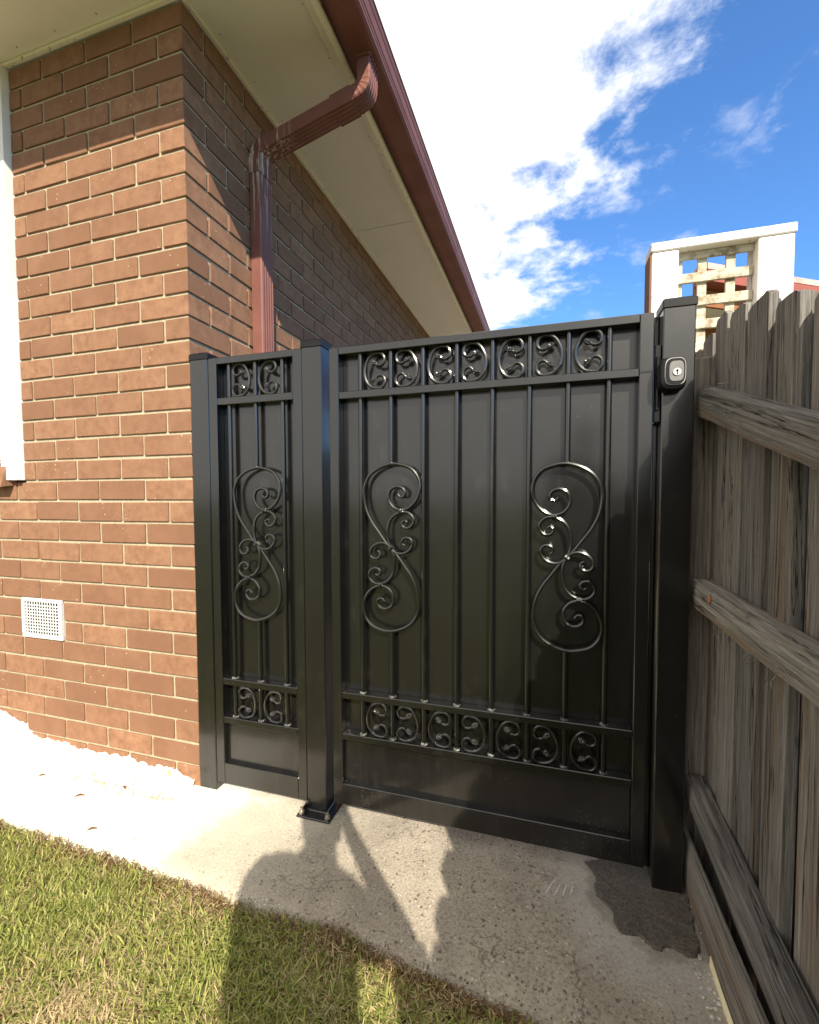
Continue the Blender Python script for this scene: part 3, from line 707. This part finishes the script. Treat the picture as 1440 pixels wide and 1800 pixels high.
def rail(pts, w0, w1, name='rail', label=None, mat=None):
    """pts: (y, z of the lower edge, height); section w0..w1 in x, with a rough grain relief"""
    b = MB(); vs = []; m = 12; n = 0; P = []
    for (ya, za, ha), (yb, zb, hb) in zip(pts, pts[1:]):
        k = max(2, int(abs(yb-ya)/.03))
        P += [(ya+(yb-ya)*i/k, za+(zb-za)*i/k, ha+(hb-ha)*i/k) for i in range(k)]
    P.append(pts[-1])
    for (y, z, h) in P:
        ring = []
        q = [(w0+.003, z), (w0+(w1-w0)*.35, z-.001), (w0+(w1-w0)*.7, z), (w1, z), (w1, z+h*.33), (w1, z+h*.66), (w1, z+h), (w0+(w1-w0)*.66, z+h+.001), (w0+(w1-w0)*.33, z+h), (w0+.004, z+h-.001), (w0, z+h*.66), (w0-.001, z+h*.3)]
        for i, (x, zz) in enumerate(q):
            a = .0028*noise.noise((i*3.7, y*5, w0*20+z*0)); vs.append((x+a, y, zz+.0028*noise.noise((i*5.1, y*6, 9+w0))))
    n = len(P); fs = [(i*m+k, i*m+(k+1) % m, (i+1)*m+(k+1) % m, (i+1)*m+k) for i in range(n-1) for k in range(m)]
    fs += [tuple(range(m-1, -1, -1)), tuple(range((n-1)*m, n*m))]
    o = b.add(vs, fs).build(name, mat or WY, fence, False, label)
    sl = math.atan2(pts[-1][1]-pts[0][1], pts[-1][0]-pts[0][0]); pv = Vector((w0, pts[0][0], pts[0][1]))-parent_loc(fence)
    o.data.transform(Matrix.Rotation(-sl, 4, 'X') @ Matrix.Translation(-pv)); o.location = pv; o.rotation_euler = (sl, 0, 0)
    return o
rail([(-.30, G-.328, .078), (1.482, G+.236, .078)], .400, .4525, label='sloping top rail')
rail([(-.30, G-.345, .076), (.83, G-.328, .076), (1.498, G-.315, .076)], .400, .4535)
rail([(-.30, G-1.00, .070), (.93, G-.957, .070), (1.509, G-.907, .070)], .400, .4530)
rail([(-4, G-.33, .078), (-.42, G-.33, .078)], .400, .4525); rail([(-4, G-.62, .076), (-.42, G-.62, .076)], .400, .4525); rail([(-4, G-1.0, .07), (-.42, G-1.0, .07)], .400, .4525)
for z in (.30, -.32, -.9): rail([(1.64, G+z, .075), (6, G+z, .075)], .400, .4525)
b = MB().box(.404, .470, 1.526, 1.63, -.05, G+.412, .004); b.build('fence_post', WZ, fence)
MB().box(.400, .4530, -.415, -.305, -.05, G+.02, .004).build('fence_post', WZ, fence)
MB().box(.40, .4535, 5.9, 6.0, -.05, G+.45, .004).build('fence_post', WZ, fence)
pts = [(y, float(np.interp(y, [-4, .9, 1.25, 1.53], [.030, .028, -.012, -.03])), float(np.interp(y, [-4, .9, 1.25, 1.53], [.135, .135, .165, .18]))) for y in (-4, -2, 0, .6, .9, 1.1, 1.25, 1.4, 1.523)]
rail(pts, .397, .4115, 'plinth_board', 'wide bottom board at the ground')
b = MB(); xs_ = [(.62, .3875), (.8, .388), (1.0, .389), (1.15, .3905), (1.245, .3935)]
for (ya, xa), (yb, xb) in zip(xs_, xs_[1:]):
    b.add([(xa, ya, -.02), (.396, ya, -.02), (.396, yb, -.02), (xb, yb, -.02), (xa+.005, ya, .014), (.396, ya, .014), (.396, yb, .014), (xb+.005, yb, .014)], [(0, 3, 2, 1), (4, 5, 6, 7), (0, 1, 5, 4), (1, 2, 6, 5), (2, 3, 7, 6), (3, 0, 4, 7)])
b.build('painted_sun_strip', m_paint('painted_sun_cream', (.88, .78, .50), (.70, .60, .36), .7, 40), fence, label='thin added strip painted as the sunlit line between path and bottom board')  # added strip, its cream colour paints the line of sun under the fence
b = MB(); b.tube([(.4545, 1.405, G+.305), (.430, 1.405, G+.304)], .0018, 6); b.build('bent_nail', STEEL, fence)
# shavings and splinters hanging under the middle rail
for i in range(10):
    y = random.uniform(.93, 1.3); z = G-.318; p = Vector((.402, y, z)); pts = [p]
    for k in range(5): p = p+Vector((random.uniform(-.006, .002), random.uniform(-.008, .008), random.uniform(-.010, .001))); pts.append(p)
    MB().tube(catmull(pts, 3), .0007, 4).build('splinter', WX, fence)
# rusty orange cocoon on the rail
b = MB(); bm = bmesh.new(); bmesh.ops.create_icosphere(bm, subdivisions=2, radius=1)
for v in bm.verts: v.co *= 1+.35*noise.noise(v.co*2.2)
b.add([(.3985+v.co.x*.004, 1.325+v.co.y*.010, G-.262+v.co.z*.012) for v in bm.verts], [[v.index for v in f.verts] for f in bm.faces]); bm.free()
tag(b.build('insect_cocoon', m_paint('rust_cocoon', (.36, .15, .08), (.24, .09, .04), .9, 200)), 'small rusty orange cocoon stuck on the middle fence rail', 'cocoon')

# ------------------------------------------------------------------ trellis beyond the gate
tr = thing('trellis', (.535, 1.79, 0), 'flaking white timber trellis frame with square lattice rising behind the fence', 'trellis')
TX0, TX1, TY, TZ = .330, .738, 1.75, G+.868
MB().box(TX0, TX0+.082, TY, TY+.09, -.03, TZ-.030, .003).build('trellis_post', OLDWHITE, tr)
MB().box(TX0-.006, TX0-.0005, TY+.004, TY+.088, -.03, TZ-.031, .001).build('shaded_side_board', m_paint('shaded_bare_timber', (.20, .10, .065), (.12, .065, .045), .8, 30), tr)  # added board, its brown holds bare timber and the shade on the post's side
MB().box(TX1-.098, TX1, TY, TY+.09, -.03, TZ-.030, .003).build('trellis_post', OLDWHITE, tr)
MB().box(TX0-.004, TX1+.004, TY-.006, TY+.094, TZ-.0295, TZ, .003).build('top_rail', OLDWHITE, tr)
for k in range(6):
    z = TZ-.0545-k*.079; MB().box(TX0+.083, TX1-.1, TY+.030, TY+.041, z, z+(.032 if k else .0245), .0015).build('lattice_slat', LATTICE, tr)
for x in (TX0+.088, TX0+.162, TX0+.246, TX0+.322):
    MB().box(x-.013 if x > TX0+.1 else x-.004, x+.015, TY+.0415, TY+.052, G-.9, TZ-.0305, .0015).build('lattice_slat', LATTICE, tr)

# ------------------------------------------------------------------ neighbour's house beyond the fence
nh = thing('neighbour_house', (4, 5.5, 0), 'red roofed neighbouring house glimpsed behind the trellis', 'house')
def at(px_, py_, y):
    d = m3 @ Vector(((px_-724.8)/790.083, -(py_-910.8)/790.083, -1)); t = y/d.y; return Vector((0, 0, G))+d*t
e0, e1 = at(1244, 497, 4.0), at(1440, 461, 4.6)
dirn = (e1-e0); dirn.z = 0; dirn.normalize(); nrm = Vector((dirn.y, -dirn.x, 0)); zt = (e0.z+e1.z)/2
def npt(u, o, z): p = e0+dirn*u-nrm*o; return (p.x, p.y, z)
def nbox(name, mat, u0, u1, o0, o1, z0, z1, rise=0):
    v = [npt(u, o, z+(rise if o == o1 else 0)) for z in (z0, z1) for (u, o) in ((u0, o0), (u1, o0), (u1, o1), (u0, o1))]
    return MB().add(v, [(0, 3, 2, 1), (4, 5, 6, 7), (0, 1, 5, 4), (1, 2, 6, 5), (2, 3, 7, 6), (3, 0, 4, 7)]).build(name, mat, nh)
nbox('gutter', REDROOF, 0, 6, 0, .12, zt-.13, zt-.045)
nbox('gutter_lip_highlight', m_paint('painted_highlight_pink', (.62, .42, .36), (.45, .22, .18), .6, 8), -.003, 6, -.004, .123, zt-.0445, zt)  # pale pink paints the lit highlight along the gutter's top
v = [npt(u, o, z) for (u, o, z) in ((-.04, .06, zt+.005), (6, .06, zt+.005), (6, 4, zt+.45), (3.9, 4, zt+.45), (-.04, .06, zt-.03), (6, .06, zt-.03), (6, 4, zt+.40), (3.9, 4, zt+.40))]
MB().add(v, [(0, 1, 2, 3), (7, 6, 5, 4), (0, 4, 5, 1), (1, 5, 6, 2), (2, 6, 7, 3), (3, 7, 4, 0)]).build('roof', REDROOF, nh)
nbox('fascia', ORANGE, .02, 6, .125, .15, zt-.26, zt-.02)
nbox('soffit', WHITE, .02, 6, .155, .55, zt-.21, zt-.20)
nbox('wall', ORANGE, .3, 6, .56, .8, 0, zt-.19)
for u in (.42, 1.5): nbox('window_frame', WHITE, u, u+.08, .53, .58, .9, zt-.4)
nbox('window_pane', GLASS, .5, 1.5, .55, .585, .95, zt-.45)
nbox('eave_board', WHITE, 1.0, 1.35, .15, .165, zt-.33, zt-.27)

# ------------------------------------------------------------------ lawn blades
def make_grass():
    regs = []
    def region(n, x0, x1, y0, y1):
        x = rng.uniform(x0, x1, n); y = rng.uniform(y0, y1, n); regs.append((x, y))
    region(150000, -2.75, .32, .62, 1.13); region(16000, -2.75, .38, .1, .62); region(52000, -6, .4, -3.5, .1); region(26000, -6, -2.75, .1, 1.13)
    x = np.concatenate([r[0] for r in regs]); y = np.concatenate([r[1] for r in regs])
    le = np.interp(x, np.arange(-6, .5, .01), [lawn_edge(q) for q in np.arange(-6, .5, .01)])
    over = rng.normal(-.006, .019, x.size)+np.where(rng.random(x.size) < .03, rng.exponential(.04, x.size), 0); keep = y < le+over
    x, y, le = x[keep], y[keep], le[keep]; n = x.size
    def fld(s, o): return np.array([noise.noise((a*s+o, b*s-o, o)) for a, b in zip(x, y)])
    f1, f2 = fld(2.6, 3.1), fld(9.0, 7.7)
    edge = np.clip(1-(le-y)/.10, 0, 1)
    dry = np.clip(.43+.6*f1+.45*f2+.55*edge+.12*np.clip((x+.5)*1.2, 0, 1), .03, .95)
    isdry = rng.random(n) < dry
    ln = rng.gamma(6, .0037, n)*(1+.55*f2); ln = np.clip(ln, .010, .060); ln[isdry] *= .85
    ln *= (1-.25*edge)
    wd = rng.uniform(.0018, .0034, n); wd[isdry] *= .8
    az = np.where(rng.random(n) < .35, rng.normal(2.4, 1.0, n), rng.uniform(0, 6.283, n)); tilt = np.clip(rng.normal(1.05, .36, n), .05, 1.5); tilt[isdry] = np.clip(tilt[isdry]+.35, .1, 1.5)
    bend = rng.uniform(.1, .9, n)
    z0 = -.034+rng.uniform(0, .022, n)
    d = np.stack([np.cos(az), np.sin(az), np.zeros(n)], 1); s = np.stack([-np.sin(az+rng.normal(0, .5, n)), np.cos(az), np.zeros(n)], 1)
    P = []; cur = np.stack([x, y, z0], 1)
    for k, (t, wf) in enumerate(((0, .9), (.4, 1.0), (.75, .75), (1, 0))):
        if k:
            ang = np.clip(tilt+bend*(k-1)*.35, 0, 1.65); cur = cur+(d*np.sin(ang)[:, None]+np.array([0, 0, 1])*np.cos(ang)[:, None])*(ln*(.4, .35, .25)[k-1])[:, None]
        if k < 3: P += [cur-s*(wd*wf/2)[:, None], cur+s*(wd*wf/2)[:, None]]
        else: P.append(cur)
    V = np.stack(P, 1).reshape(-1, 3); V[:, 2] = np.maximum(V[:, 2], -.034)
    base = np.arange(n)[:, None]*7
    quads = np.concatenate([base+np.array([0, 1, 3, 2]), base+np.array([2, 3, 5, 4])]); tris = base+np.array([4, 5, 6])
    me = bpy.data.meshes.new('grass'); me.vertices.add(len(V)); me.vertices.foreach_set('co', V.ravel())
    nl = quads.size+tris.size; me.loops.add(nl); me.loops.foreach_set('vertex_index', np.concatenate([quads.ravel(), tris.ravel()]).astype(np.int32))
    me.polygons.add(len(quads)+len(tris))
    me.polygons.foreach_set('loop_start', np.concatenate([np.arange(len(quads))*4, quads.size+np.arange(len(tris))*3]).astype(np.int32))
    me.polygons.foreach_set('loop_total', np.concatenate([np.full(len(quads), 4), np.full(len(tris), 3)]).astype(np.int32))
    me.update(calc_edges=True)
    g = rng.random(n)[:, None]
    c = np.array([.140, .180, .038])*(1-g)+np.array([.43, .45, .125])*g
    yel = (rng.random(n) < .22)[:, None]; c = np.where(yel, np.array([.44, .42, .16])*(.8+.4*g), c)
    straw = np.array([.66, .53, .30])*(.55+.6*g); br = np.array([.24, .145, .07])*(.6+.7*g)
    pb_ = np.clip(.22+.6*edge-.25*(f1), 0, .9)
    c = np.where(isdry[:, None], np.where((rng.random(n) < pb_)[:, None], br, straw), c)
    a = me.attributes.new('tint', 'FLOAT_COLOR', 'POINT'); a.data.foreach_set('color', np.repeat(np.concatenate([c, np.ones((n, 1))], 1), 7, 0).astype(np.float32).ravel())
    me.materials.append(GRASS); o = bpy.data.objects.new('grass', me); COL.objects.link(o); o['kind'] = 'stuff'
    o['label'] = 'patchy green and straw coloured lawn grass'; o['category'] = 'grass'
make_grass()
# loose bits: cement crumbs and pale stone chips near the post, leaves on the slab
def chips(n, fn, r0, r1, name, mat):
    b = MB()
    for i in range(n):
        x, y, z = fn(); r = random.uniform(r0, r1); q = [Vector((random.uniform(.6, 1.3)*sx_, random.uniform(.6, 1.3)*sy_, random.uniform(.5, 1)*sz_))*r for sx_, sy_, sz_ in ((1, 0, 0), (0, 1, 0), (-1, 0, 0), (0, -1, 0), (0, 0, .8), (0, 0, -.5))]
        a = random.random()*6.3; R_ = Matrix.Rotation(a, 3, 'Z'); b.add([Vector((x, y, z))+R_ @ v for v in q], [(0, 1, 4), (1, 2, 4), (2, 3, 4), (3, 0, 4), (1, 0, 5), (2, 1, 5), (3, 2, 5), (0, 3, 5)])
    o = b.build(name, mat, None, False, None, 'stuff'); return o
chips(170, lambda: (random.uniform(.16, .40), random.gauss(1.40, .07), -.002), .0012, .0034, 'cement_crumbs', QUARTZ)
chips(60, lambda: (random.uniform(.355, .40), random.uniform(.95, 1.27), -.006), .002, .007, 'stone_chips', QUARTZ)
chips(260, lambda: (lambda x: (x, lawn_edge(x)+abs(random.gauss(0, .025)), -.004))(random.uniform(-1.0, .38)), .0012, .0035, 'soil_crumbs', m_paint('soil_crumb', (.10, .065, .04), (.20, .14, .09), .95, 90))
def leaf(x, y, l, w, a, cl, label, group=None):
    b = MB(); d = Vector((math.cos(a), math.sin(a), 0)); s = Vector((-d.y, d.x, 0)); vs = []
    for t, k in ((0, .05), (.25, .8), (.55, 1), (.8, .6), (1, .02)):
        for q in (-1, 0, 1): vs.append(Vector((x, y, .004+.010*abs(q)*k*.5+.004*math.sin(t*3)))+d*(t-.5)*l+s*q*w*k*.5)
    o = b.add(vs, [(i*3+j, i*3+j+1, i*3+j+4, i*3+j+3) for i in range(4) for j in range(2)]).build('dry_leaf', LEAF, None, True)
    at_ = o.data.attributes.new('tint', 'FLOAT_COLOR', 'POINT'); at_.data.foreach_set('color', np.tile(np.array((*cl, 1), np.float32), 15)); tag(o, label, 'leaf', group)
chips(150, lambda: (lambda x: (x, YW-.105-.02*(x+1.4)+random.gauss(0, .012), .002))(random.uniform(-2.0, -1.38)), .0015, .005, 'ochre_crumbs', m_paint('ochre_crumb', (.42, .28, .10), (.22, .14, .06), .9, 60))
LG = 'dry leaves scattered on the pale slab'
for (x, y, l, a, lab) in ((-2.02, 1.30, .026, 1.2, 'small dry leaf on the white slab below the wall vent, leftmost of four'),
                          (-1.52, 1.13, .034, .6, 'dry curled leaf on the white slab, closest of four to the lawn edge'),
                          (-1.62, 1.34, .028, -.4, 'small dry leaf at the foot of the brick wall, closest to the gate post'),
                          (-1.74, 1.25, .036, .5, 'dry curled leaf in the middle of the white slab, between lawn and wall')):
    leaf(x, y, l, l*.35, a, (.16, .085, .045), lab, LG)

# ------------------------------------------------------------------ the photographer, behind the camera, whose shadow falls across path and lawn
person = thing('person', (.17, -.47, -.03), 'person in dark shirt holding up a phone, seen as shadow across the path and lawn', 'person')
def skin(name, verts, edges, mat, parent, sub=2, label=None):
    me = bpy.data.meshes.new(name); me.from_pydata([v[:3] for v in verts], edges, []); o = bpy.data.objects.new(name, me); COL.objects.link(o)
    o.modifiers.new('s', 'SKIN'); sv = me.skin_vertices[0].data
    for i, v in enumerate(verts):
        r = v[3]; sv[i].radius = (r, v[4] if len(v) > 4 else r); sv[i].use_root = (i == 0)
    o.modifiers.new('d', 'SUBSURF').levels = sub
    dg = bpy.context.evaluated_depsgraph_get(); ev = o.evaluated_get(dg); m2 = bpy.data.meshes.new_from_object(ev); bpy.data.objects.remove(o)
    return m2
def join(name, meshes, mat, parent, label=None):
    bm = bmesh.new()
    for m in meshes: bm.from_mesh(m)
    off = parent_loc(parent)
    for v in bm.verts: v.co -= off
    for f in bm.faces: f.smooth = True; f.material_index = 0
    me = bpy.data.meshes.new(name); bm.to_mesh(me); bm.free(); me.materials.clear(); me.materials.append(mat)
    o = bpy.data.objects.new(name, me); COL.objects.link(o); o.parent = parent
    if label: o['label'] = label
    return o
BX, BY = .20, -.50
sh = 1.40
V = [(BX, BY, .96, .090), (BX, BY-.01, 1.12, .080), (BX+.01, BY-.01, 1.28, .090), (BX+.02, BY, 1.40, .065), (BX+.030, BY+.02, 1.475, .050), (BX+.038, BY+.05, 1.535, .060)]
E = [(0, 1), (1, 2), (2, 3), (3, 4), (4, 5)]
def chain(start, pts):
    k = start
    for p in pts: V.append(p); E.append((k, len(V)-1)); k = len(V)-1
    return k
RW = (.135, -.080, 1.262); LW = (.045, -.40, .93)
chain(3, [(BX+.17, BY+.01, 1.355, .056), (BX+.217, BY+.17, 1.172, .038), (RW[0]+.035, RW[1]-.04, RW[2]-.005, .026), (*RW, .024)])
chain(3, [(BX-.155, BY+.01, 1.37, .058), (BX-.165, BY-.01, 1.14, .043), (LW[0]-.005, LW[1]-.01, LW[2]+.05, .029), (*LW, .025)])
chain(0, [(BX+.09, BY, .90, .088), (BX+.10, BY+.01, .50, .058), (BX+.10, BY-.01, .10, .042), (BX+.105, BY+.03, .03, .038), (BX+.12, BY+.15, .005, .032)])
chain(0, [(BX-.09, BY, .90, .088), (BX-.10, BY+.01, .50, .058), (BX-.10, BY-.01, .10, .042), (BX-.105, BY+.03, .03, .038), (BX-.12, BY+.15, .005, .032)])
body = [skin('b', V, E, SKIN, None)]
# head with nose, ears, brow
bm = bmesh.new(); bmesh.ops.create_uvsphere(bm, u_segments=28, v_segments=20, radius=1)
hc = Vector((BX+.040, BY+.07, 1.60))
for v in bm.verts:
    x, y_, z = v.co; s = 1-.22*max(0, -z)**1.5
    k = Vector((x*.076*s, y_*.096*(1-.12*max(0, -z)), z*.118))
    f = math.exp(-((x/.16)**2+((z+.08)/.20)**2)) if y_ > 0 else 0; k.y += .020*f
    for sx_ in (-.36, .36): k.y -= .007*math.exp(-(((x-sx_)/.17)**2+((z-.10)/.13)**2)) if y_ > 0 else 0
    k.y += .006*math.exp(-((x/.3)**2+((z+.45)/.08)**2)) if y_ > 0 else 0
    for sx_ in (-1, 1): k.x += sx_*.014*math.exp(-(((x*sx_-1)/.10)**2+((z)/.22)**2+((y_+.05)/.12)**2))
    v.co = hc+Matrix.Rotation(-.25, 3, 'X') @ k
hm = bpy.data.meshes.new('h'); bm.to_mesh(hm); bm.free(); body.append(hm)
# hands: palms with five fingers curled round the phone's edges
W = RW; cx_ = .067; s = 1
pv = [(*W, .022, .018), ((W[0]+cx_)/2+.012, W[1]+.030, W[2]+.004, .026, .016), (cx_+.012, -.034, W[2]+.004, .026, .014)]
body.append(skin('p', pv, [(0, 1), (1, 2)], SKIN, None))
for i in range(4):
    z = W[2]-.026+i*.0185; l = (.8, 1, 1.05, .95)[i]
    fv = [(cx_+.012, -.034, z, .0085), (cx_+.015, -.022, z+.002, .0082), (cx_+.0105, -.0125, z+.003, .0078), (cx_+.0085, -.0085-.001*l, z+.004, .007)]
    body.append(skin('f', fv, [(0, 1), (1, 2), (2, 3)], SKIN, None, 1))
tv = [(cx_+.014, -.044, W[2]-.020, .0105), (cx_+.004, -.040, W[2]+.006, .0095), (cx_-.014, -.0265, W[2]+.024, .0085)]
body.append(skin('t', tv, [(0, 1), (1, 2)], SKIN, None, 1))
W = LW                                        # the other hand hangs by the hip, fingers loosely curled
body.append(skin('p', [(*W, .022, .016), (W[0], W[1]+.008, W[2]-.045, .030, .015), (W[0], W[1]+.012, W[2]-.085, .028, .013)], [(0, 1), (1, 2)], SKIN, None))
for i in range(4):
    l = (.85, 1, 1.05, .95)[i]; yy = W[1]-.020+i*.0195
    fv = [(W[0], yy+.010, W[2]-.085, .0088), (W[0]+.004, yy+.011, W[2]-.085-.034*l, .0082), (W[0]+.016, yy+.010, W[2]-.085-.056*l, .0076), (W[0]+.030, yy+.009, W[2]-.085-.066*l, .0068)]
    body.append(skin('f', fv, [(0, 1), (1, 2), (2, 3)], SKIN, None, 1))
body.append(skin('t', [(W[0]+.006, W[1]+.026, W[2]-.035, .0105), (W[0]+.016, W[1]+.050, W[2]-.062, .0095), (W[0]+.020, W[1]+.054, W[2]-.090, .008)], [(0, 1), (1, 2)], SKIN, None, 1))
join('body', body, SKIN, person)
V = [(BX, BY, .91, .155, .135), (BX, BY-.01, 1.12, .145, .130), (BX+.01, BY-.01, 1.29, .162, .140), (BX+.02, BY, 1.395, .115, .110), (BX+.025, BY+.012, 1.450, .060, .060)]; E = [(0, 1), (1, 2), (2, 3), (3, 4)]
chain(3, [(BX+.160, BY+.01, 1.340, .064), (BX+.205, BY+.09, 1.24, .056)]); chain(3, [(BX-.15, BY+.01, 1.375, .074), (BX-.165, BY, 1.22, .064)])
join('shirt', [skin('s', V, E, SHIRT, None)], SHIRT, person)
V = [(BX, BY, .93, .142, .112)]; E = []
for s in (1, -1): chain(0, [(BX+s*.09, BY, .86, .10), (BX+s*.10, BY+.01, .50, .072), (BX+s*.10, BY-.01, .085, .060)])
join('trousers', [skin('t', V, E, JEANS, None)], JEANS, person)
bm = bmesh.new(); bmesh.ops.create_uvsphere(bm, u_segments=24, v_segments=16, radius=1)
bmesh.ops.delete(bm, geom=[v for v in bm.verts if v.co.z < .25-.55*max(0, -v.co.y) and v.co.y > -.98 and not (v.co.y < -.1 and v.co.z > -.78)], context='VERTS')
for v in bm.verts: v.co = hc+Matrix.Rotation(-.25, 3, 'X') @ Vector((v.co.x*.084, v.co.y*.104-.003, v.co.z*.128))
hr = bpy.data.meshes.new('hair'); bm.to_mesh(hr); bm.free(); join('hair', [hr], HAIR, person)
for s in (1, -1): MB().box(BX+s*.11-.045, BX+s*.11+.045, BY-.08, BY+.19, -.034, .07, .02).build('shoe', HAIR, person, True)
ph = thing('phone', (.028, -.0125, G+.06), 'dark phone held upright at the camera position, seen only in the shadow of raised hands', 'phone')
MB().box(-.010, .067, -.0165, -.0085, G-.018, G+.135, .003).build('phone_body', PHONE, ph)
MB().box(-.006, .063, -.0172, -.0168, G-.012, G+.129).build('screen', GLASS, ph)
